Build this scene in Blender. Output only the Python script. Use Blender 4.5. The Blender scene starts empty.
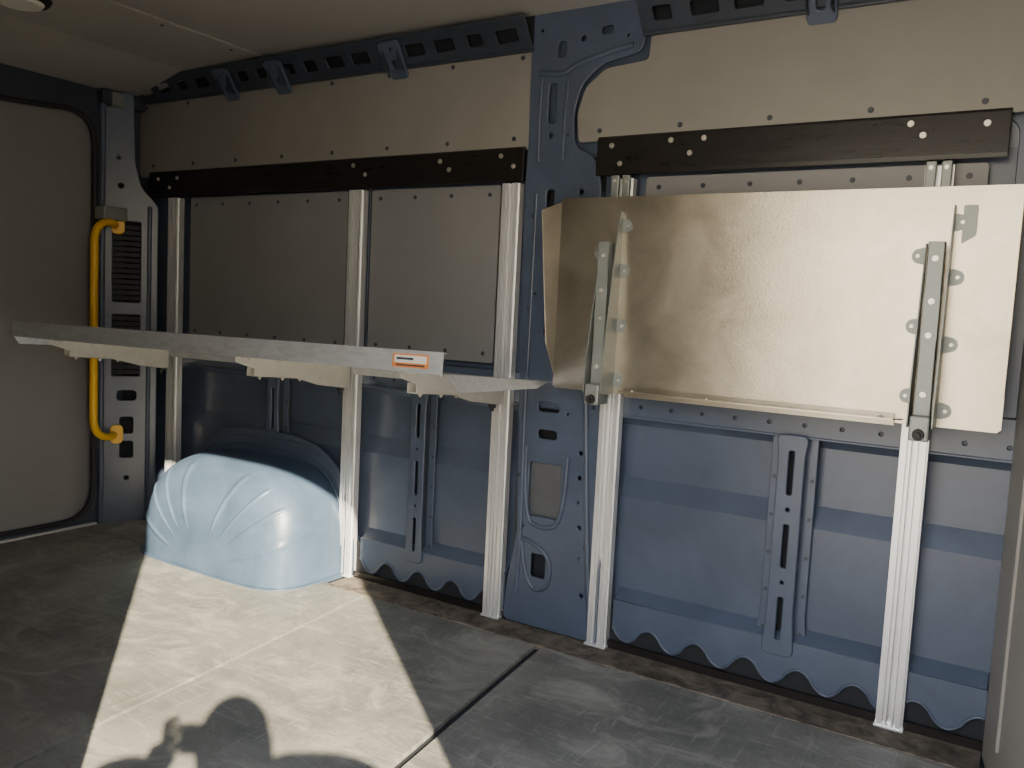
import bpy, bmesh, math, random
from mathutils import Matrix, Vector
random.seed(4)
S=bpy.context.scene
COL=S.collection

# ------------------------------------------------------------ materials
def mat(name,col,rough=.6,metal=0.,var=.12,scale=6.,bump=0,bscale=60.,stretch=(1,1,1),col2=None,detail=6,contrast=(.35,.65),rvar=.1,spec=.5):
    m=bpy.data.materials.new(name); m.use_nodes=True
    nt=m.node_tree; n=nt.nodes; l=nt.links
    b=n['Principled BSDF']
    tc=n.new('ShaderNodeTexCoord'); mp=n.new('ShaderNodeMapping'); mp.inputs['Scale'].default_value=stretch
    l.new(tc.outputs['Object'],mp.inputs[0])
    nz=n.new('ShaderNodeTexNoise'); nz.inputs['Scale'].default_value=scale; nz.inputs['Detail'].default_value=detail
    nz.inputs['Roughness'].default_value=.65; nz.inputs['Distortion'].default_value=.6
    l.new(mp.outputs[0],nz.inputs['Vector'])
    cr=n.new('ShaderNodeValToRGB'); e=cr.color_ramp.elements
    e[0].position=contrast[0]; e[1].position=contrast[1]
    c2=col2 or [min(1,c*(1+var)) for c in col]
    e[0].color=(*[c*(1-var) for c in col],1); e[1].color=(*c2,1)
    l.new(nz.outputs['Fac'],cr.inputs[0]); l.new(cr.outputs[0],b.inputs['Base Color'])
    mr=n.new('ShaderNodeMapRange'); mr.inputs[3].default_value=max(.02,rough-rvar); mr.inputs[4].default_value=min(1,rough+rvar)
    l.new(nz.outputs['Fac'],mr.inputs[0]); l.new(mr.outputs[0],b.inputs['Roughness'])
    b.inputs['Metallic'].default_value=metal
    b.inputs['Specular IOR Level'].default_value=spec
    if bump:
        n2=n.new('ShaderNodeTexNoise'); n2.inputs['Scale'].default_value=bscale; n2.inputs['Detail'].default_value=4
        l.new(mp.outputs[0],n2.inputs['Vector'])
        bp=n.new('ShaderNodeBump'); bp.inputs['Strength'].default_value=bump; bp.inputs['Distance'].default_value=.01
        l.new(n2.outputs['Fac'],bp.inputs['Height']); l.new(bp.outputs[0],b.inputs['Normal'])
    return m
M_blue =mat('blue_steel_paint',(.074,.096,.145),.33,0,.14,4,spec=.6,detail=9,rvar=.08)
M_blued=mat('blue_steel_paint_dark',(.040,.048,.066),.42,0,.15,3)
M_arch =mat('blue_arch_paint',(.062,.098,.152),.40,0,.16,6,.08,25,detail=10)
M_line =mat('hardboard_lining',(.262,.246,.220),.42,0,.06,3,.02,90,spec=.5)
M_door =mat('door_lining_board',(.26,.248,.242),.45,0,.05,3,.02,90,spec=.5)
M_wind =mat('window_lining_board',(.245,.242,.243),.42,0,.05,3,.02,90,spec=.5)
M_ceil =mat('ceiling_board',(.41,.39,.355),.55,0,.05,3)
M_black=mat('black_film_ply',(.014,.012,.011),.30,0,.3,9,.03,40,(1,1,6))
M_dark =mat('recess_shade',(.012,.014,.018),.8,0,.2,8)  # near-black colour stands in for shade behind holes and in gaps
M_alu  =mat('anodised_aluminium',(.86,.86,.86),.34,.55,.05,12,.02,80,(8,8,1))
M_bolt =mat('zinc_bolt',(.65,.62,.55),.35,.8,.1,20)
M_galv =mat('aluminium_sheet',(.62,.63,.64),.40,.45,.12,16,.03,70,(1,3,3),rvar=.08)
M_sheet=mat('aluminium_scuffed_warm_reflection',(.48,.425,.33),.31,.95,.14,6,.04,160,(1,1,1),rvar=.07,col2=(.61,.55,.445),detail=12,contrast=(.3,.7))  # warm reflection tinted into the base colour; blotches are scuffs
M_brk  =mat('galvanised_bracket',(.27,.29,.27),.45,.4,.10,14)
M_brkL =mat('cream_bracket',(.74,.71,.64),.5,.15,.08,10)
M_yel  =mat('yellow_handle',(.95,.53,.012),.35,0,.06,8)
M_rub  =mat('black_rubber',(.02,.02,.022),.6)
M_slat =mat('vent_slat',(.10,.105,.115),.5)
M_dirt =mat('dirty_sill',(.10,.08,.055),.8,0,.5,14,.3,60,col2=(.22,.18,.14))
M_org  =mat('orange_label',(.75,.25,.06),.5,0,.05)
M_wht  =mat('label_white',(.75,.72,.65),.5,0,.05)
M_grnd =mat('concrete_ground',(.40,.36,.30),.9,0,.2,2,.2,30)
M_coat =mat('dark_jacket',(.03,.035,.05),.9,0,.2,20,.2,80)
M_jean =mat('denim_trousers',(.05,.07,.12),.9,0,.2,30)
M_skin =mat('skin',(.55,.33,.23),.5,0,.06,10)
M_hair =mat('brown_hair',(.05,.03,.02),.7,0,.3,40,.4,120)
M_phone=mat('phone_shell',(.03,.03,.035),.3)
M_shoe =mat('shoe_leather',(.04,.03,.025),.6)

def floor_mat():
    m=bpy.data.materials.new('worn_floor_board'); m.use_nodes=True
    nt=m.node_tree;n=nt.nodes;l=nt.links;b=n['Principled BSDF']
    tc=n.new('ShaderNodeTexCoord')
    def noise(scale,st,rot,det,dist,ro=.7):
        mp=n.new('ShaderNodeMapping'); mp.inputs['Scale'].default_value=st; mp.inputs['Rotation'].default_value=(0,0,rot)
        l.new(tc.outputs['Object'],mp.inputs[0])
        z=n.new('ShaderNodeTexNoise'); z.inputs['Scale'].default_value=scale; z.inputs['Detail'].default_value=det
        z.inputs['Roughness'].default_value=ro; z.inputs['Distortion'].default_value=dist
        l.new(mp.outputs[0],z.inputs['Vector']); return z
    def ramp(z,p0,p1,c0,c1):
        r=n.new('ShaderNodeValToRGB'); e=r.color_ramp.elements
        e[0].position=p0;e[1].position=p1;e[0].color=(*c0,1);e[1].color=(*c1,1)
        l.new(z.outputs['Fac'],r.inputs[0]); return r
    a=ramp(noise(1.8,(1,1,1),0,12,.6,.72),.36,.64,(.120,.117,.105),(.245,.237,.210))
    s1=ramp(noise(3.2,(1,1.6,1),.5,12,1.6,.74),.50,.68,(0,0,0),(1,1,1))
    s2=ramp(noise(6,(1,16,1),-.9,6,1.6),.57,.66,(0,0,0),(1,1,1))
    s3=ramp(noise(5,(16,1,1),-.35,6,1.6),.58,.66,(0,0,0),(1,1,1))
    s4=ramp(noise(11,(1,14,1),.25,5,.9),.60,.66,(0,0,0),(1,1,1))
    sp_=ramp(noise(60,(1,1,1),0,3,0),.66,.74,(0,0,0),(1,1,1))
    def mix(f,a_,b_,fac):
        x=n.new('ShaderNodeMix'); x.data_type='RGBA'
        mu=n.new('ShaderNodeMath'); mu.operation='MULTIPLY'; mu.inputs[1].default_value=fac
        l.new(f.outputs[0],mu.inputs[0]); l.new(mu.outputs[0],x.inputs[0])
        l.new(a_,x.inputs[6]); x.inputs[7].default_value=(*b_,1); return x.outputs[2]
    c=mix(s1,a.outputs[0],(.38,.365,.315),.75); c=mix(s2,c,(.42,.41,.365),.45); c=mix(s3,c,(.42,.41,.365),.40); c=mix(s4,c,(.07,.07,.065),.35); c=mix(sp_,c,(.40,.38,.34),.5)
    l.new(c,b.inputs['Base Color']); b.inputs['Roughness'].default_value=.5
    bp=n.new('ShaderNodeBump'); bp.inputs['Strength'].default_value=.12; bp.inputs['Distance'].default_value=.01
    z=noise(70,(1,1,1),0,3,0); l.new(z.outputs['Fac'],bp.inputs['Height']); l.new(bp.outputs[0],b.inputs['Normal'])
    return m
M_floor=floor_mat()

# ------------------------------------------------------------ helpers
def group(name,loc=(0,0,0)):
    e=bpy.data.objects.new(name,None); e.location=loc; e.empty_display_size=.05; COL.objects.link(e); return e
def obj(name,me,m,parent=None,smooth=False):
    o=bpy.data.objects.new(name,me); COL.objects.link(o)
    if m: me.materials.append(m)
    if parent: o.parent=parent
    if smooth:
        for p in me.polygons: p.use_smooth=True
    return o
def bevel(o,w,seg=2):
    md=o.modifiers.new('bev','BEVEL'); md.width=w; md.segments=seg; md.limit_method='ANGLE'; md.angle_limit=math.radians(40); return o
def boxes(name,lst,m,parent=None,bev=0):
    bm=bmesh.new()
    for x0,x1,y0,y1,z0,z1 in lst:
        v=[bm.verts.new((x,y,z)) for x in (x0,x1) for y in (y0,y1) for z in (z0,z1)]
        for f in ((0,1,3,2),(4,6,7,5),(0,4,5,1),(2,3,7,6),(0,2,6,4),(1,5,7,3)): bm.faces.new([v[i] for i in f])
    bmesh.ops.recalc_face_normals(bm,faces=bm.faces)
    me=bpy.data.meshes.new(name); bm.to_mesh(me); bm.free()
    o=obj(name,me,m,parent)
    if bev: bevel(o,bev)
    return o
def prism(name,pts,axis,a0,a1,m,parent=None,bev=0):
    bm=bmesh.new()
    def P(p,a): return {0:(a,p[0],p[1]),1:(p[0],a,p[1]),2:(p[0],p[1],a)}[axis]
    A=[bm.verts.new(P(p,a0)) for p in pts]; B=[bm.verts.new(P(p,a1)) for p in pts]
    bm.faces.new(A); bm.faces.new(B[::-1]); k=len(pts)
    for i in range(k): bm.faces.new((A[i],B[i],B[(i+1)%k],A[(i+1)%k]))
    bmesh.ops.recalc_face_normals(bm,faces=bm.faces)
    me=bpy.data.meshes.new(name); bm.to_mesh(me); bm.free()
    o=obj(name,me,m,parent)
    if bev: bevel(o,bev)
    return o
def rpoly(pts,r,seg=5):
    out=[];k=len(pts)
    for i in range(k):
        p=Vector(pts[i]);a=Vector(pts[i-1]);b=Vector(pts[(i+1)%k])
        da=(a-p);db=(b-p); rr=min(r,da.length*.45,db.length*.45)
        s=p+da.normalized()*rr; e=p+db.normalized()*rr
        for j in range(seg+1):
            t=j/seg; q=s*(1-t)**2+p*2*t*(1-t)+e*t*t; out.append((q.x,q.y))
    return out
def slot(cx,cy,w,h,ang=0,r=None):
    r=min(w,h)/2*.98 if r is None else r
    p=rpoly([(-w/2,-h/2),(w/2,-h/2),(w/2,h/2),(-w/2,h/2)],r,6)
    c,s=math.cos(ang),math.sin(ang)
    return [(cx+x*c-y*s,cy+x*s+y*c) for x,y in p]
def circ(cx,cy,r,n=16): return [(cx+r*math.cos(2*math.pi*i/n),cy+r*math.sin(2*math.pi*i/n)) for i in range(n)]
def plate(name,outer,holes,th,mtx,m,parent=None,bv=.0015):
    cu=bpy.data.curves.new(name,'CURVE'); cu.dimensions='2D'; cu.fill_mode='BOTH'; cu.extrude=th/2; cu.bevel_depth=bv; cu.bevel_resolution=1
    for pts in [outer]+holes:
        sp=cu.splines.new('POLY'); sp.points.add(len(pts)-1); sp.use_cyclic_u=True
        for i,p in enumerate(pts): sp.points[i].co=(p[0],p[1],0,1)
    t=bpy.data.objects.new('tmp',cu); COL.objects.link(t)
    dg=bpy.context.evaluated_depsgraph_get(); me=bpy.data.meshes.new_from_object(t.evaluated_get(dg))
    bpy.data.objects.remove(t); me.transform(mtx)
    me.materials.clear()
    return obj(name,me,m,parent)
def XZ(y): return Matrix.Translation((0,y,0))@Matrix.Rotation(math.pi/2,4,'X')
def discs(name,pts,r,th,m,parent=None,dirv=(0,-1,0),n=12,dome=True):
    bm=bmesh.new(); rot=Vector((0,0,1)).rotation_difference(Vector(dirv)).to_matrix().to_4x4()
    for p in pts:
        bmesh.ops.create_cone(bm,cap_ends=True,segments=n,radius1=r,radius2=r*.9,depth=th,matrix=Matrix.Translation(Vector(p)+Vector(dirv)*th/2)@rot)
        if dome: bmesh.ops.create_cone(bm,cap_ends=True,segments=6,radius1=r*.55,radius2=r*.5,depth=th,matrix=Matrix.Translation(Vector(p)+Vector(dirv)*th*1.4)@rot)
    me=bpy.data.meshes.new(name); bm.to_mesh(me); bm.free(); return obj(name,me,m,parent)
def tube(name,pts,r,m,parent=None,cyc=False,kind='POLY',res=8):
    cu=bpy.data.curves.new(name,'CURVE'); cu.dimensions='3D'; cu.bevel_depth=r; cu.bevel_resolution=4; cu.use_fill_caps=True
    sp=cu.splines.new(kind); sp.points.add(len(pts)-1); sp.use_cyclic_u=cyc
    for i,p in enumerate(pts): sp.points[i].co=(*p,1)
    if kind=='NURBS': sp.order_u=3; sp.use_endpoint_u=True; sp.resolution_u=res
    t=bpy.data.objects.new('tmp',cu); COL.objects.link(t)
    dg=bpy.context.evaluated_depsgraph_get(); me=bpy.data.meshes.new_from_object(t.evaluated_get(dg))
    bpy.data.objects.remove(t); me.materials.clear()
    return obj(name,me,m,parent,True)

# ------------------------------------------------------------ floor
XL,XR=-3.50,.27; YN=-1.87
fl=group('floor')
def seamx(x0,y): return x0-.115*(y+.18)
def board(nm,xa,xb,ga,gb,sa,sb):
    ya,yb=-.13,YN-.02
    A=[(seamx(xa,ya)+ga,ya),(seamx(xa,yb)+ga,yb)] if sa else [(xa,ya),(xa,yb)]
    B=[(seamx(xb,yb)-gb,yb),(seamx(xb,ya)-gb,ya)] if sb else [(xb,yb),(xb,ya)]
    prism(nm,A+B,2,-.012,0,M_floor,fl,.001)
board('board_rear',XL,-1.955,0,.006,False,True)
board('board_mid',-1.955,-1.235,.006,.012,True,True)
board('board_front',-1.235,XR,.012,0,True,False)
boxes('underlay',[(XL,XR,YN-.02,.12,-.06,-.0125)],M_dark,fl)
boxes('board_rear_edge',[(XL,-3.05,-.13,.0,-.012,0)],M_floor,fl)

tr=group('trim_1')
boxes('sill_channel',[(-2.16,-.03,-.128,.012,-.0124,-.006)],M_dirt,tr)
boxes('sill_lip',[(-2.16,-.03,-.136,-.122,-.012,.003)],M_dirt,tr,.002)
boxes('black_kick_strip',[(-2.16,-.03,.008,.014,-.0124,.018)],M_black,tr)

# ------------------------------------------------------------ far side wall (van body side)
wb=group('wall_back')
prof=[(.03,-.03),(.05,.05),(.058,.14),(.056,.475),(.088,.535),(.088,.70),(.060,.74),(.05,.80),(.05,1.50),(.035,1.60),(.03,1.99),(.14,1.99),(.14,-.03)]
prism('outer_skin',prof,0,-3.62,XR,M_blue,wb)
bolts=[( -3.3+.098*i) for i in range(34)]
br=plate('belt_rail',rpoly([(-3.42,.735),(-.02,.735),(-.02,.835),(-3.42,.835)],.01),[circ(x+.03,.765,.007) for x in bolts if not(-1.46<x+.03<-1.08)],.004,XZ(.030),M_blue,wb)
boxes('belt_rail_back',[(-3.42,-.02,.036,.055,.733,.84)],M_blued,wb)
boxes('belt_rail_lip',[(-3.42,-.02,.02,.05,.728,.735)],M_blue,wb,.002)
discs('belt_bolts',[(x,.027,.805) for x in bolts if x<-1.47 or -1.06<x<-.05],.0085,.004,M_blued,wb)
def frame(nm,x0,x1,z0,z1,w,y):
    plate(nm,rpoly([(x0,z0),(x1,z0),(x1,z1),(x0,z1)],.02),[rpoly([(x0+w,z0+w),(x1-w,z0+w),(x1-w,z1-w),(x0+w,z1-w)],.05,8)],.004,XZ(y),M_blue,wb,.002)
frame('window_frame_rear',-3.36,-2.21,.80,1.60,.05,.04)
frame('window_frame_mid',-2.20,-1.45,.80,1.60,.05,.04)
frame('window_frame_front',-1.18,-.03,.80,1.62,.05,.04)
def scallop(x0,x1,nm):
    k=int((x1-x0)/.004)
    pts=[(x0,.15)]
    for i in range(k+1):
        x=x0+(x1-x0)*i/k; s=math.sin(2*math.pi*x/.15)
        pts.append((x,.048-.026*math.copysign(abs(s)**.8,s)))
    pts.append((x1,.15))
    plate(nm,pts,[],.004,Matrix.Translation((0,.018,0))@Matrix.Rotation(math.pi/2,4,'X'),M_blue,wb,.0015)
    tube(nm+'_rim',[(p[0],.014,p[1]+.004) for p in pts[1:-1]],.004,M_blue,wb)
    prism(nm+'_ledge',[(.018,.142),(.018,.150),(.06,.185),(.085,.185),(.085,.142)],0,x0,x1,M_blue,wb,.003)
scallop(-2.12,-1.47,'sill_scallops_mid'); scallop(-1.06,-.03,'sill_scallops_front')
boxes('sill_shade_sheet',[(-2.16,-.02,.026,.030,-.01,.13)],M_dark,wb)  # dark sheet stands in for the wavy shadow under the scallops

def rib(name,x,z0,z1,w=.062):
    g=group(name,(x,0,0))
    hs=[]; H=z1-z0
    k=max(1,int(H/.16))
    for i in range(k):
        zc=z0+H*(i+.5)/k
        hs.append(slot(0,zc,.020,H/k*.62)); 
        if i<k-1: hs.append(circ(0,z0+H*(i+1)/k,.008))
    plate('face',rpoly([(-w/2,z0),(w/2,z0),(w/2*.8,z0+.12),(w/2*.8,z1-.05),(w/2,z1),(-w/2,z1),(-w/2*.8,z1-.05),(-w/2*.8,z0+.12)],.02),hs,.003,XZ(.010),M_blue,g,.003)
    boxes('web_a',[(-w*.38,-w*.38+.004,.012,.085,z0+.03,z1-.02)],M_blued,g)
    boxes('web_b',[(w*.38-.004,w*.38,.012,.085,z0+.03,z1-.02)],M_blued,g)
    boxes('inside_shade',[(-w*.36,w*.36,.040,.042,z0+.03,z1-.02)],M_dark,g)  # dark sheet behind the slots, shade put into its colour
    plate('flange',rpoly([(-w*.95,z0-.03),(w*.95,z0-.03),(w*.72,z0+.1),(w*.72,z1+.01),(-w*.72,z1+.01),(-w*.72,z0+.1)],.02),[],.003,XZ(.044),M_blue,g,.002)
    discs('spots',[(sx*w*.62,.041,z0+.06+j*.11) for sx in(-1,1) for j in range(int(H/.11))],.006,.002,M_blued,g,dome=False)
    return g
rib('body_side_rib',-.55,.11,.735,.085)
rib('body_side_rib',-1.86,.11,.735,.075)
rib('body_side_rib',-2.61,.46,.735,.07)

pc=group('body_pillar')
out=[(-1.455,1.985),(-1.45,1.56),(-1.455,1.45),(-1.44,.84),(-1.43,.60),(-1.42,.30),(-1.45,.13),(-1.46,.0),
     (-1.09,.0),(-1.09,.12),(-1.12,.32),(-1.135,.60),(-1.15,.84),(-1.175,1.10),(-1.185,1.45),(-1.215,1.53),(-1.285,1.56),(-1.295,1.66),(-1.27,1.755),(-1.20,1.81),(-1.07,1.83),(-1.06,1.985)]
holes=[slot(-1.345,1.865,.035,.055),slot(-1.19,1.905,.045,.03),circ(-1.27,1.89,.012),circ(-1.42,1.93,.008),circ(-1.12,1.88,.008),slot(-1.37,1.70,.034,.13),circ(-1.37,1.60,.012),circ(-1.31,1.60,.007),
 slot(-1.36,1.40,.034,.07),circ(-1.25,1.42,.012),circ(-1.25,1.30,.012),slot(-1.35,1.22,.026,.06),circ(-1.24,1.17,.009),circ(-1.40,1.10,.007),circ(-1.24,1.0,.01),slot(-1.34,.98,.05,.03),
 slot(-1.325,.735,.085,.038),slot(-1.325,.645,.075,.036),slot(-1.325,.46,.125,.185,0,.012),slot(-1.335,.205,.06,.085,0,.012),
 circ(-1.20,.60,.010),circ(-1.20,.52,.010),circ(-1.20,.44,.007),circ(-1.19,.36,.010),circ(-1.185,.26,.007),circ(-1.40,.33,.007),circ(-1.17,.14,.01),circ(-1.255,.72,.007),circ(-1.40,.56,.006)]
plate('pressing',rpoly(out,.03,4),holes,.004,XZ(.006),M_blue,pc,.003)
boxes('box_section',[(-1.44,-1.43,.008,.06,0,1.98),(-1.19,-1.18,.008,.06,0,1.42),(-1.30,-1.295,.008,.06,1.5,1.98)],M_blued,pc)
boxes('back',[(-1.43,-1.19,.045,.048,0,1.98)],M_dark,pc)  # dark sheet paints the shade seen through the pillar holes
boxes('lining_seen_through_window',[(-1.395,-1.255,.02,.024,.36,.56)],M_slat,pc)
def bead(nm,pts,r,parent,m=M_blue): return tube(nm,pts,r,m,parent,kind='NURBS')
bead('bead_a',[(-1.40,.001,.60),(-1.40,.001,.36),(-1.33,.001,.33),(-1.245,.001,.36),(-1.245,.001,.58)],.008,pc)
bead('bead_b',[(-1.225,.001,1.40),(-1.205,.001,1.0),(-1.18,.001,.6),(-1.15,.001,.2),(-1.13,.001,.05)],.010,pc)
bead('bead_c',[(-1.41,.001,1.42),(-1.41,.001,1.0),(-1.415,.001,.7),(-1.405,.001,.3),(-1.41,.001,.1)],.007,pc)
bead('bead_d',[(-1.40,.001,.29),(-1.29,.001,.27),(-1.285,.001,.13),(-1.38,.001,.12),(-1.40,.001,.28)],.007,pc)
bead('bead_e',[(-1.42,.001,1.80),(-1.33,.001,1.78),(-1.29,.001,1.82),(-1.10,.001,1.85)],.009,pc)
bead('bead_f',[(-1.41,.001,1.52),(-1.415,.001,1.65),(-1.41,.001,1.78)],.007,pc)
bead('bead_g',[(-1.32,.001,1.52),(-1.325,.001,1.65),(-1.315,.001,1.76)],.006,pc)
bead('bead_h',[(-1.30,.001,1.40),(-1.30,.001,1.15),(-1.295,.001,.85)],.008,pc)
discs('weld_nuts',[(-1.42,.002,z) for z in (.5,.8,1.05,1.35)]+[(-1.165,.002,z) for z in(.3,.75,.95)],.008,.004,M_blued,pc)

# ------------------------------------------------------------ wall lining boards
def lining(x0,x1,z0,z1,y,nb=5):
    g=group('wall_lining_panel')
    plate('board',rpoly([(x0,z0),(x1,z0),(x1,z1),(x0,z1)],.01),[],.004,XZ(y),M_wind,g,.0015)
    P=[]
    for i in range(nb):
        x=x0+.04+(x1-x0-.08)*i/(nb-1); P+= [(x,y-.004,z0+.03),(x,y-.004,z1-.03)]
    discs('screws',P,.0075,.002,M_blued,g); return g
lining(-3.16,-2.25,.855,1.455,.024,6)
lining(-2.125,-1.565,.86,1.455,.024,4)
lining(-1.04,-.14,.86,1.46,.024,7)
g=group('wall_lining_panel')
plate('board',rpoly([(-3.49,1.555),(-1.452,1.565),(-1.452,1.875),(-3.57,1.895)],.01),[],.004,XZ(.008),M_line,g)
discs('screws',[(-3.45+i*.28,.004,1.855) for i in range(8)]+[(-3.4+i*.27,.004,1.60) for i in range(8)],.008,.002,M_blued,g)
g=group('wall_lining_panel')
plate('board',rpoly([(-1.27,1.575),(.05,1.575),(.05,1.93),(-1.04,1.93),(-1.05,1.80),(-1.19,1.79),(-1.255,1.74),(-1.28,1.66)],.015),[],.004,XZ(.008),M_line,g)
discs('screws',[(-1.2+i*.26,.004,1.605) for i in range(5)]+[(-.98+i*.3,.004,1.88) for i in range(4)],.008,.002,M_blued,g)

def mrail(x0,x1,z0,z1,P):
    g=group('mounting_rail')
    prism('rail',[(.012,z0),(-.008,z0),(-.008,z0+.012),(-.004,z1-.006),(.002,z1),(.012,z1)],0,x0,x1,M_black,g,.002)
    discs('bolts',[(x,-.006,z) for x,z in P],.0085,.004,M_bolt,g)
    return g
mrail(-3.42,-1.462,1.462,1.573,[(-3.35,1.54),(-3.27,1.50),(-3.22,1.54),(-2.20,1.545),(-2.14,1.51),(-1.80,1.54),(-1.76,1.51),(-1.55,1.545),(-1.50,1.51)])
mrail(-1.20,-.10,1.467,1.585,[(-1.15,1.555),(-1.12,1.50),(-.96,1.56),(-.86,1.56),(-.90,1.52),(-.32,1.56),(-.29,1.53),(-.15,1.55)])

# ------------------------------------------------------------ aluminium uprights
def upright(x,z0=-.005,z1=1.455,mount=False):
    g=group('shelf_upright',(x,.024,0))
    w=.033; d=-.038
    p=[(-w,-.001),(-w,d+.010),(-w+.004,d+.010),(-w+.004,d),(-.016,d),(-.016,d+.010),(-.010,d+.010),(-.010,d),(-.006,d),(-.006,d+.018),(.006,d+.018),(.006,d),(.010,d),(.010,d+.010),(.016,d+.010),(.016,d),(w-.004,d),(w-.004,d+.010),(w,d+.010),(w,-.001)]
    prism('extrusion',p,2,z0,z1,M_alu,g)
    if mount:
        boxes('top_bracket',[(-.030,-.005,-.052,-.038,1.36,1.462),(.006,.030,-.052,-.038,1.36,1.462)],M_brk,g,.003)
        discs('bolt',[(-.017,-.052,1.445),(.018,-.052,1.445)],.006,.004,M_bolt,g)
    boxes('foot',[(-.036,.036,-.042,.0,z0,z0+.006)],M_alu,g,.001)
    return g
for x in (-3.24,-2.18,-1.505): upright(x)
upright(-1.105,mount=True); upright(-.245,mount=True)

# ------------------------------------------------------------ folding shelves
def shelf(L,D,lip,rails,ms,mb,label=False,flL=(.034,.045),flR=(.034,.045),ch=.03,patch=False,back=.03):
    g=group('folding_shelf')
    h=L/2
    bm=bmesh.new()
    t=.002
    def q(pts,th=(0,0,-t)):
        a=[bm.verts.new(p) for p in pts]; b=[bm.verts.new(Vector(p)+Vector(th)) for p in pts]
        bm.faces.new(a); bm.faces.new(b[::-1]); k=len(a)
        for i in range(k): bm.faces.new((a[i],b[i],b[(i+1)%k],a[(i+1)%k]))
    c=ch
    q([(-h,-c,0),(-h,-D,0),(h,-D,0),(h,-c,0),(h-c,0,0),(-h+c,0,0)])
    q([(-h,-D,0),(h,-D,0),(h,-D,lip),(-h,-D,lip)],(0,t,0))
    q([(-h,-D+.001,lip),(h,-D+.001,lip),(h,-D+.016,lip-.001),(-h,-D+.016,lip-.001)])
    for s,(fx,fz) in ((-1,flL),(1,flR)):
        q([(s*h,-.04,0),(s*h,-D+.01,0),(s*(h+fx),-D+.04,-fz),(s*(h+fx*.5),-.14,-fz*.5),(s*(h+fx*.4),-.12,-fz*.42)],(-s*.0015,0,.0015))
    bmesh.ops.recalc_face_normals(bm,faces=bm.faces)
    me=bpy.data.meshes.new('tray'); bm.to_mesh(me); bm.free(); obj('tray',me,ms,g)
    xs=sorted(rails)
    segs=[(xs[i]+.045,xs[i+1]-.045) for i in range(len(xs)-1)]
    for a,b in segs:
        prism('rear_flange',[(a,-.002),(b,-.002),(b-.02,-.034),(b-.05,-.036),(a+.03,-.036),(a+.01,-.034)],1,-.012,-.009,ms,g)
        discs('rear_flange_rivets',[(a+.05+(b-a-.1)*i/3,-.012,-.018) for i in range(4)],.005,.002,M_bolt,g)
        prism('hinge_strip',[(.006,-.002),(-.016,-.002),(-.022,-.014),(.006,-.010)],0,a+.02,b-.02,ms,g)
    for i,x in enumerate(rails):
        B=group('bracket',(x,0,0)); B.parent=g
        for s,top in ((-1,.44),(1,.53)):
            P=rpoly([(-.0,-.002),(-top,-.002),(-top,-.020),(-top+.07,-.036),(-.10,-.085),(-.0,-.09)],.01,3)
            prism('side_plate',[(p[0],p[1]) for p in P],0,s*.027-.0015,s*.027+.0015,mb,B)
            for u in ((.07,.24,.41) if s<0 else (.04,.20,.36,.49)):
                prism('tab',rpoly([(s*.027,-u+.022),(s*.027,-u-.022),(s*.054,-u-.015),(s*.060,-u),(s*.054,-u+.015)],.008,3),2,-.006,-.003,mb,B)
                discs('tab_rivet',[(s*.045,-u,-.006)],.005,.003,M_bolt,B,(0,0,-1))
        boxes('arm_channel',[(-.018,.018,-.44,back,-.064,-.061),(-.018,-.015,-.44,back,-.064,-.034),(.015,.018,-.44,back,-.064,-.034)],mb,B,.001)
        discs('arm_pins',[(0,-u,-.064) for u in (.40,.30,.22,.08)],.008,.005,M_bolt,B,(0,0,-1))
        boxes('hinge_block',[(-.022,.022,-.03,back,-.09,-.02)],M_brk,B,.004)
        discs('hinge_knob',[(0,back-.016,-.09)],.014,.012,M_rub,B,(0,0,-1))
        if patch and i==1:
            prism('slotted_stop',rpoly([(.045,-.44),(.045,-.53),(.075,-.53),(.075,-.46)],.004,2),2,-.008,-.003,mb,B)
    if label:
        lx0,lx1=h-.165,h-.045
        boxes('label_back',[(lx0,lx1,-D-.0012,-D,.010,lip-.010)],M_org,g)
        boxes('label_field',[(lx0+.006,lx1-.006,-D-.0016,-D-.001,.022,lip-.014)],M_wht,g)
        boxes('label_print',[(lx0+.014,lx1-.05,-D-.0020,-D-.0014,.030,.036),(lx0+.012,lx1-.012,-D-.002,-D-.001,.014,.018)],M_blued,g)
    return g
L1=(-3.35,-1.285); c1=sum(L1)/2
s1=shelf(L1[1]-L1[0],.60,.056,[x-c1 for x in (-3.24,-2.18,-1.505)],M_galv,M_brkL,True,(.015,.03),(.034,.045),.02,False,.004)
s1.location=(c1,-.040,.812); s1.rotation_euler=(math.radians(-4.6),-.010,0)
L2=(-1.258,-.055); c2=sum(L2)/2
s2=shelf(L2[1]-L2[0],.575,.03,[x-c2 for x in (-1.080,-.220)],M_sheet,M_brk,False,(.042,.05),(.002,.012),.008,True)
s2.location=(c2,-.10,.812); s2.rotation_euler=(math.radians(-90),0,0)

# ------------------------------------------------------------ wheel arch
wa=group('wheel_arch',(-2.625,0,0))
bm=bmesh.new(); NT,NP=180,80; G=[]
def sp(v,e): return math.copysign(abs(v)**e,v)
AX,AZ,AY=.430,.415,.335
for j in range(NP+1):
    ph=math.pi/2*j/NP; row=[]
    for i in range(NT+1):
        th=math.pi*i/NT
        r=sp(math.cos(ph),.38)
        x=AX*r*sp(math.cos(th),.55); z=AZ*r*sp(math.sin(th),.55); y=-AY*sp(math.sin(ph),.38)
        y+=.06*(z/AZ)**2*(r)                             # inner face leans back towards the wall at the top
        fr=min(1,max(0,(r-.35)/.2))*min(1,max(0,(.95-r)/.05))
        g_=math.exp(-((((th*8/math.pi)%1)-.5)/.055)**2)  # raised radiating creases
        y-=.008*fr*g_*min(1,th/.25)*min(1,(math.pi-th)/.25)
        row.append(bm.verts.new((x,y,z)))
    G.append(row)
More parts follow.
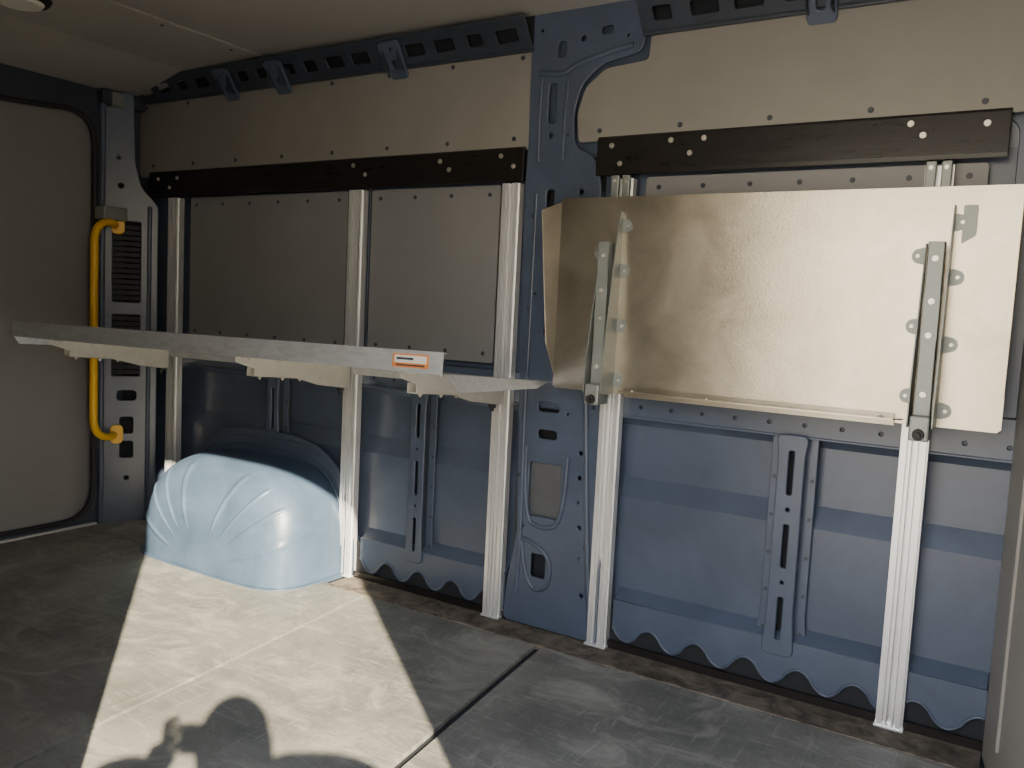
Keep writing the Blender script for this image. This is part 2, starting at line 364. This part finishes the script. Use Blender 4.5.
for j in range(NP):
    for i in range(NT):
        try: bm.faces.new((G[j][i],G[j][i+1],G[j+1][i+1],G[j+1][i]))
        except: pass
bmesh.ops.remove_doubles(bm,verts=bm.verts,dist=.0005); bmesh.ops.recalc_face_normals(bm,faces=bm.faces)
me=bpy.data.meshes.new('shell'); bm.to_mesh(me); bm.free(); obj('shell',me,M_arch,wa,True)
def arc(a,h,n=40,e=.62): return [(a*sp(math.cos(math.pi*i/n),e),h*sp(math.sin(math.pi*i/n),e)) for i in range(n+1)]
plate('wall_flange',arc(.478,.50),[],.004,XZ(.004),M_blue,wa,.003)
tube('flange_bead',[(x,-.002,z) for x,z in arc(.458,.475)],.007,M_blue,wa)
tube('seam_sealer',[(x,-.004,z) for x,z in arc(.438,.44)],.005,M_arch,wa)
discs('spot_welds',[(x,.002,z) for x,z in arc(.470,.49,26)][1:-1],.006,.002,M_blued,wa,dome=False)
fp=[(.446*sp(math.cos(math.pi*i/48),.38),-.350*sp(math.sin(math.pi*i/48),.38)) for i in range(49)]
prism('floor_flange',fp,2,-.010,.004,M_arch,wa,.001)

# ------------------------------------------------------------ rear pillar with vents
pr=group('body_pillar')
ux,uy=-.115,-.17; ul=math.hypot(ux,uy)
MR=Matrix(((ux/ul,0,.17/ul,-3.395),(uy/ul,0,-.115/ul,0.0),(0,1,0,0),(0,0,0,1)))
vh=[slot(.105,1.17,.12,.36,0,.012),slot(.105,.80,.12,.28,0,.012),slot(.10,.575,.085,.05),slot(.10,.44,.06,.08,0,.015),slot(.10,.33,.06,.08,0,.015),circ(.10,.2,.012),circ(.13,1.5,.014),circ(.14,1.62,.01)]
plate('pressing',rpoly([(-.02,0),(.215,0),(.215,1.90),(.085,1.90),(.075,1.60),(.05,1.50),(-.02,1.42)],.015),vh,.004,MR,M_blue,pr,.003)
plate('inside_shade',[(-.01,.01),(.20,.01),(.20,1.88),(.10,1.88),(.09,1.5),(-.01,1.38)],[],.003,MR@Matrix.Translation((0,0,-.05)),M_dark,pr)  # dark sheet paints the shade behind vents and holes
for z0,z1 in ((1.01,1.34),(.68,.93)):
    z=z0
    while z<z1:
        plate('louvre',[(.048,-.010),(.162,-.010),(.162,.010),(.048,.010)],[],.003,MR@Matrix.Translation((0,z,-.006))@Matrix.Rotation(-.7,4,'X'),M_slat,pr,.0005)
        z+=.024
tube('edge_bead',[(-3.395+ux/ul*.2+.01,uy/ul*.2-.01,.0),(-3.395+ux/ul*.2+.01,uy/ul*.2-.01,1.9)],.012,M_blue,pr)
tube('wall_side_bead',[(-3.40,-.012,.0),(-3.40,-.012,1.42)],.010,M_blue,pr)
boxes('side_closure',[(-3.62,-3.50,-.19,.03,0,1.95)],M_blued,pr)
boxes('handle_plate',[(-3.50,-3.43,-.21,-.10,1.345,1.40)],M_brk,pr,.004)

# ------------------------------------------------------------ yellow handle
gh=group('grab_handle')
A=[(-3.452,-.145,1.325),(-3.43,-.17,1.335),(-3.418,-.235,1.325),(-3.415,-.262,1.27),(-3.415,-.262,1.2),(-3.415,-.262,.86),(-3.415,-.262,.52),(-3.415,-.262,.46),(-3.418,-.235,.41),(-3.43,-.17,.395),(-3.452,-.145,.40)]
tube('bar',A,.0165,M_yel,gh,kind='NURBS',res=12)
plate('foot_lower',slot(.14,.40,.05,.08),[],.01,MR@Matrix.Translation((0,0,.010)),M_yel,gh,.002)
plate('foot_upper',slot(.14,1.325,.05,.07),[],.01,MR@Matrix.Translation((0,0,.010)),M_yel,gh,.002)

# ------------------------------------------------------------ rear doors (left end)
wl=group('wall_left')
def YZ(x): return Matrix(((0,0,1,x),(1,0,0,0),(0,1,0,0),(0,0,0,1)))
hole=rpoly([(-1.70,.03),(-.205,.03),(-.205,1.80),(-.6,1.765),(-1.70,1.765)],.15,8)
plate('rear_frame',[(YN,-.02),(.12,-.02),(.12,2.05),(YN,2.05)],[hole],.02,YZ(-3.515),M_blued,wl,.004)
tube('door_seal',[(-3.505,y,z) for y,z in hole],.011,M_rub,wl,True)
dr=group('door_1')
plate('door_lining',rpoly([(-1.75,-.02),(-.15,-.02),(-.15,1.90),(-1.75,1.90)],.1),[],.01,YZ(-3.56),M_door,dr)
boxes('door_gap_strip',[(-3.553,-3.548,-.955,-.945,.03,1.86)],M_rub,dr)
boxes('sill_strip',[(-3.50,-3.485,-1.7,-.2,0,.008)],M_alu,dr)

# ------------------------------------------------------------ bulkhead (right end), slightly raked
wr=group('wall_right')
prism('bulkhead',[(-.028,.10),(-.028,0.0),(.262,YN),(.30,YN),(.30,.10)],2,-.012,2.05,M_line,wr)
for i in range(5):
    yy=-.2-.33*i; xx=-.028+(.290)*(-yy/1.87)
    boxes('bulkhead_rib',[(xx-.004,xx+.02,yy-.02,yy+.02,.1,1.9)],M_line,wr,.004)

# ------------------------------------------------------------ near side wall with sliding door opening
wf=group('wall_front')
opening=rpoly([(-1.06,-.3),(.255,-.3),(.255,1.83),(-1.06,1.83)],.16,8)
plate('body_side',[(-3.62,-.45),(.9,-.45),(.9,2.1),(-3.62,2.1)],[opening],.05,XZ(YN-.025),M_blue,wf,.006)
boxes('step',[(-1.06,.255,YN-.05,YN-.0,-.30,-.013)],M_rub,wf)
plate('inner_lining',rpoly([(-3.40,.05),(-1.15,.05),(-1.15,1.85),(-3.40,1.85)],.02),[],.004,XZ(YN+.01),M_line,wf)

# ------------------------------------------------------------ ceiling
ce=group('ceiling')
prism('roof_board_front',[(.06,1.979),(-.10,1.985),(-.5,1.985),(-.94,1.985),(-1.4,1.985),(YN,1.98),(YN,2.10),(.12,2.10)],0,-2.66,.9,M_ceil,ce)
prism('roof_board_rear',[(-2.672,1.982),(-3.10,1.965),(-3.40,1.915),(-3.515,1.895),(-3.62,1.89),(-3.62,2.10),(-2.672,2.10)],1,YN,.06,M_ceil,ce)
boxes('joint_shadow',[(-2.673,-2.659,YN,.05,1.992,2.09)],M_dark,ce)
discs('screws',[(-2.71,-.15-.3*i,1.981) for i in range(5)],.007,.003,M_blued,ce,(0,0,-1))
lamp=group('ceiling_lamp',(-2.90,-.84,1.975))
discs('bezel',[(0,0,0)],.095,.014,M_rub,lamp,(0,0,-1),32,False)
discs('lens',[(0,0,-.014)],.072,.010,M_wht,lamp,(0,0,-1),32,False)

# ------------------------------------------------------------ roof rail (perforated)
rr=group('roof_rail')
a=math.radians(38)
def RR():
    s,c=math.sin(a),math.cos(a)
    return Matrix(((1,0,0,0),(0,-s,-c,-.0),(0,c,-s,1.875),(0,0,0,1)))
def rail(x0,x1,nm):
    hs=[];x=x0+.07
    i=0
    while x<x1-.05:
        hs.append(slot(x,.055,.085 if i%3 else .06,.045,0,.010)); x+=.125; i+=1
    plate(nm,[(x0,0),(x1,0),(x1,.11),(x0,.11)],hs,.003,RR(),M_blued,rr,.002)
    boxes(nm+'_shade_box',[(x0,x1,.0,.05,1.89,1.985)],M_dark,rr)  # solid dark box, painted shade behind the rail slots
    boxes(nm+'_lip',[(x0,x1,-.010,.004,1.868,1.880)],M_blued,rr,.003)
rail(-3.60,-1.45,'rail_rear'); rail(-1.07,.1,'rail_front')
def clip(x):
    plate('clip',rpoly([(x-.035,-.035),(x+.035,-.035),(x+.045,.10),(x-.045,.10)],.02),[slot(x,.02,.03,.035),circ(x,.075,.009)],.004,RR()@Matrix.Translation((0,0,.014)),M_blue,rr,.003)
    boxes('clip_web',[(x-.035,x-.03,-.06,-.005,1.86,1.93),(x+.03,x+.035,-.06,-.005,1.86,1.93)],M_blued,rr,.001)
for x in (-2.88,-2.58,-2.00,-.56): clip(x)
boxes('corner_gusset',[(-3.60,-3.46,-.20,.02,1.84,1.90)],M_blued,rr,.01)
boxes('wire_tab',[(-3.50,-3.45,-.16,-.10,1.83,1.89)],M_brk,rr,.005)

# ------------------------------------------------------------ outside ground
me=bpy.data.meshes.new('ground'); bm=bmesh.new(); bmesh.ops.create_grid(bm,x_segments=1,y_segments=1,size=25); bm.to_mesh(me); bm.free()
gr=obj('ground',me,M_grnd); gr.location=(0,-2,-.56)

# ------------------------------------------------------------ photographer (casts the shadow on the floor)
cam_p=Vector((0,-2.37,1.045))
F=Vector((-.525,.85,0)).normalized(); Rt=Vector((F.y,-F.x,0))
def Wp(r,f,z): return cam_p*1+Rt*r+F*f+Vector((0,0,z-1.045))
ph=group('person')
def skinmesh(name,verts,edges,radii,m,root=0,sub=2,parent=ph):
    me=bpy.data.meshes.new(name); me.from_pydata([tuple(v) for v in verts],edges,[]); o=obj(name,me,m,parent)
    md=o.modifiers.new('skin','SKIN'); md.use_smooth_shade=True
    for i,r in enumerate(radii):
        sv=me.skin_vertices[0].data[i]; sv.radius=(r,r) if not isinstance(r,tuple) else r; sv.use_root=(i==root)
    s=o.modifiers.new('sub','SUBSURF'); s.levels=sub; s.render_levels=sub; return o
bz=-.30; sr=.13
V=[Wp(sr,bz-.08,.45),Wp(sr,bz-.06,.62),Wp(sr,bz-.02,.82),Wp(sr,bz,.95),Wp(sr,bz+.02,1.03),
   Wp(sr-.19,bz,.94),Wp(-.20,bz+.13,1.00),Wp(-.12,-.07,.985),
   Wp(sr+.19,bz,.95),Wp(.42,bz+.12,1.05),Wp(.14,-.07,.995)]
E=[(0,1),(1,2),(2,3),(3,4),(3,5),(5,6),(6,7),(3,8),(8,9),(9,10)]
skinmesh('jacket',V,E,[(.15,.12),(.15,.12),(.17,.12),(.12,.10),.055,.07,.058,.040,.07,.062,.042],M_coat)
V=[Wp(sr,bz-.08,.43),Wp(sr-.10,bz-.08,.34),Wp(sr-.11,bz-.06,-.06),Wp(sr-.11,bz-.08,-.46),Wp(sr+.10,bz-.08,.34),Wp(sr+.11,bz-.06,-.06),Wp(sr+.11,bz-.08,-.46)]
skinmesh('trousers',V,[(0,1),(1,2),(2,3),(0,4),(4,5),(5,6)],[(.13,.11),.095,.062,.048,.095,.062,.048],M_jean)
for s in(-1,1):
    V=[Wp(sr+s*.11,bz-.13,-.50),Wp(sr+s*.11,bz-.04,-.515),Wp(sr+s*.12,bz+.08,-.53)]
    skinmesh('shoe',V,[(0,1),(1,2)],[.042,.045,.03],M_shoe)
def lathe_head():
    bm=bmesh.new(); bmesh.ops.create_uvsphere(bm,u_segments=32,v_segments=24,radius=1)
    for v in bm.verts:
        x,y,z=v.co
        wdt=.075*(1-.18*max(0,-z)**1.5); dep=.098*(1-.10*max(0,-z))
        nx,ny,nz=x*wdt,y*dep,z*.118
        if y>0 and z<-.3: ny*=.93+.1*max(0,1-abs(x)*2)
        d=math.exp(-((x/.16)**2+((z+.12)/.22)**2)); 
        if y>0.5: ny+=.024*d
        for sx in(-.4,.4):
            if y>.5: ny-=.010*math.exp(-(((x-sx)/.18)**2+((z-.05)/.13)**2))
        if y>.5: ny-=.004*math.exp(-((x/.28)**2+((z+.5)/.05)**2))
        v.co=(nx,ny,nz)
    me=bpy.data.meshes.new('head'); bm.to_mesh(me); bm.free(); return me
hc=Wp(sr,bz+.06,1.135)
HM=Matrix.Translation(hc)@Matrix.Rotation(math.atan2(-F.x,F.y),4,'Z')
def place(me,nm,m,mt=HM,sm=True):
    me.transform(mt); return obj(nm,me,m,ph,sm)
place(lathe_head(),'head',M_skin)
def ell(c,r):
    bm=bmesh.new(); bmesh.ops.create_uvsphere(bm,u_segments=20,v_segments=14,radius=1)
    me=bpy.data.meshes.new('e')
    for v in bm.verts: v.co=(c[0]+v.co.x*r[0],c[1]+v.co.y*r[1],c[2]+v.co.z*r[2])
    bm.to_mesh(me); bm.free(); return me
for s in(-1,1):
    place(ell((s*.076,-.005,-.005),(.010,.018,.030)),'ear',M_skin)
    place(ell((s*.030,.082,.006),(.012,.010,.009)),'eye',M_wht)
hair=lathe_head()
for v in hair.vertices:
    v.co=(v.co.x*1.14,v.co.y*1.12-.010,v.co.z*1.08+.010)
bm=bmesh.new(); bm.from_mesh(hair)
bmesh.ops.delete(bm,geom=[v for v in bm.verts if v.co.z<(.045 if v.co.y>.02 else -.05)],context='VERTS'); bm.to_mesh(hair); bm.free()
place(hair,'hair',M_hair)
skinmesh('neck',[Wp(sr,bz+.01,.98),Wp(sr,bz+.04,1.09)],[(0,1)],[.055,.05],M_skin)
for s in(-1,1):
    wr_=Wp(s*.12,-.075,.975); pm=Wp(s*.105,-.055,1.01)
    V=[wr_,pm,Wp(s*.095,-.045,1.03)]; E=[(0,1),(1,2)]; rad=[.027,.036,.034]
    skinmesh('palm',V,E,rad,M_skin)
    for k2,(dz,ln) in enumerate(((1.075,.0),(1.055,.004),(1.035,.002),(1.018,-.004))):
        b=Wp(s*.105,-.040,dz-.02); c_=Wp(s*.115,-.022,dz); d_=Wp(s*.095,-.012,dz+.006); e_=Wp(s*(.082-ln),-.012,dz+.008)
        skinmesh('finger_%d'%(k2+1),[b,c_,d_,e_],[(0,1),(1,2),(2,3)],[.0095,.009,.008,.007],M_skin,0,1)
    skinmesh('thumb',[Wp(s*.10,-.06,.995),Wp(s*.085,-.055,1.02),Wp(s*.065,-.042,1.04)],[(0,1),(1,2)],[.012,.0105,.009],M_skin,0,1)
ph_me=bpy.data.meshes.new('phone'); bm=bmesh.new()
bmesh.ops.create_cube(bm,size=1,matrix=Matrix.Diagonal((.155,.008,.076,1))); bmesh.ops.bevel(bm,geom=bm.edges[:],offset=.003,segments=2,affect='EDGES'); bm.to_mesh(ph_me); bm.free()
ph_me.transform(Matrix.Translation(Wp(0,-.028,1.04))@Matrix.Rotation(math.atan2(-F.x,F.y),4,'Z')); obj('phone',ph_me,M_phone,ph)

# ------------------------------------------------------------ light
sd=Vector((-.775*.891,.632*.891,-.454))
L=bpy.data.lights.new('sun','SUN'); L.energy=31; L.color=(1,.87,.64); L.angle=math.radians(.5)
lo=bpy.data.objects.new('sun',L); COL.objects.link(lo); lo.rotation_euler=sd.to_track_quat('-Z','Y').to_euler(); lo.location=(3,-5,4)
w=bpy.data.worlds.new('sky'); S.world=w; w.use_nodes=True; nt=w.node_tree; n=nt.nodes; l=nt.links
bg=n['Background']; tc=n.new('ShaderNodeTexCoord'); sx=n.new('ShaderNodeSeparateXYZ'); cr=n.new('ShaderNodeValToRGB')
l.new(tc.outputs['Generated'],sx.inputs[0]); mr=n.new('ShaderNodeMapRange'); mr.inputs[1].default_value=-.3; mr.inputs[2].default_value=1
l.new(sx.outputs['Z'],mr.inputs[0]); l.new(mr.outputs[0],cr.inputs[0]); l.new(cr.outputs[0],bg.inputs[0])
e=cr.color_ramp.elements; e[0].position=0; e[0].color=(.5,.42,.32,1); e[1].position=1; e[1].color=(.45,.62,.95,1)
for p,c in ((.22,(1,.84,.59,1)),(.34,(1,.90,.72,1)),(.48,(.82,.87,.95,1))):
    q_=e.new(p); q_.color=c
bg.inputs[1].default_value=6.4

# ------------------------------------------------------------ camera
cd=bpy.data.cameras.new('camera'); co=bpy.data.objects.new('camera',cd); COL.objects.link(co)
cd.sensor_width=36; cd.lens=842*36/1024; cd.clip_start=.02; cd.clip_end=100
xr=Vector((.8467,.5297,.0493)); zd=Vector((-.5246,.8468,-.0882))
zc=-zd.normalized(); xr=(xr-zc*xr.dot(zc)).normalized(); yc=zc.cross(xr)
m=Matrix((xr,yc,zc)).transposed().to_4x4(); m.translation=cam_p
co.matrix_world=m
S.camera=co
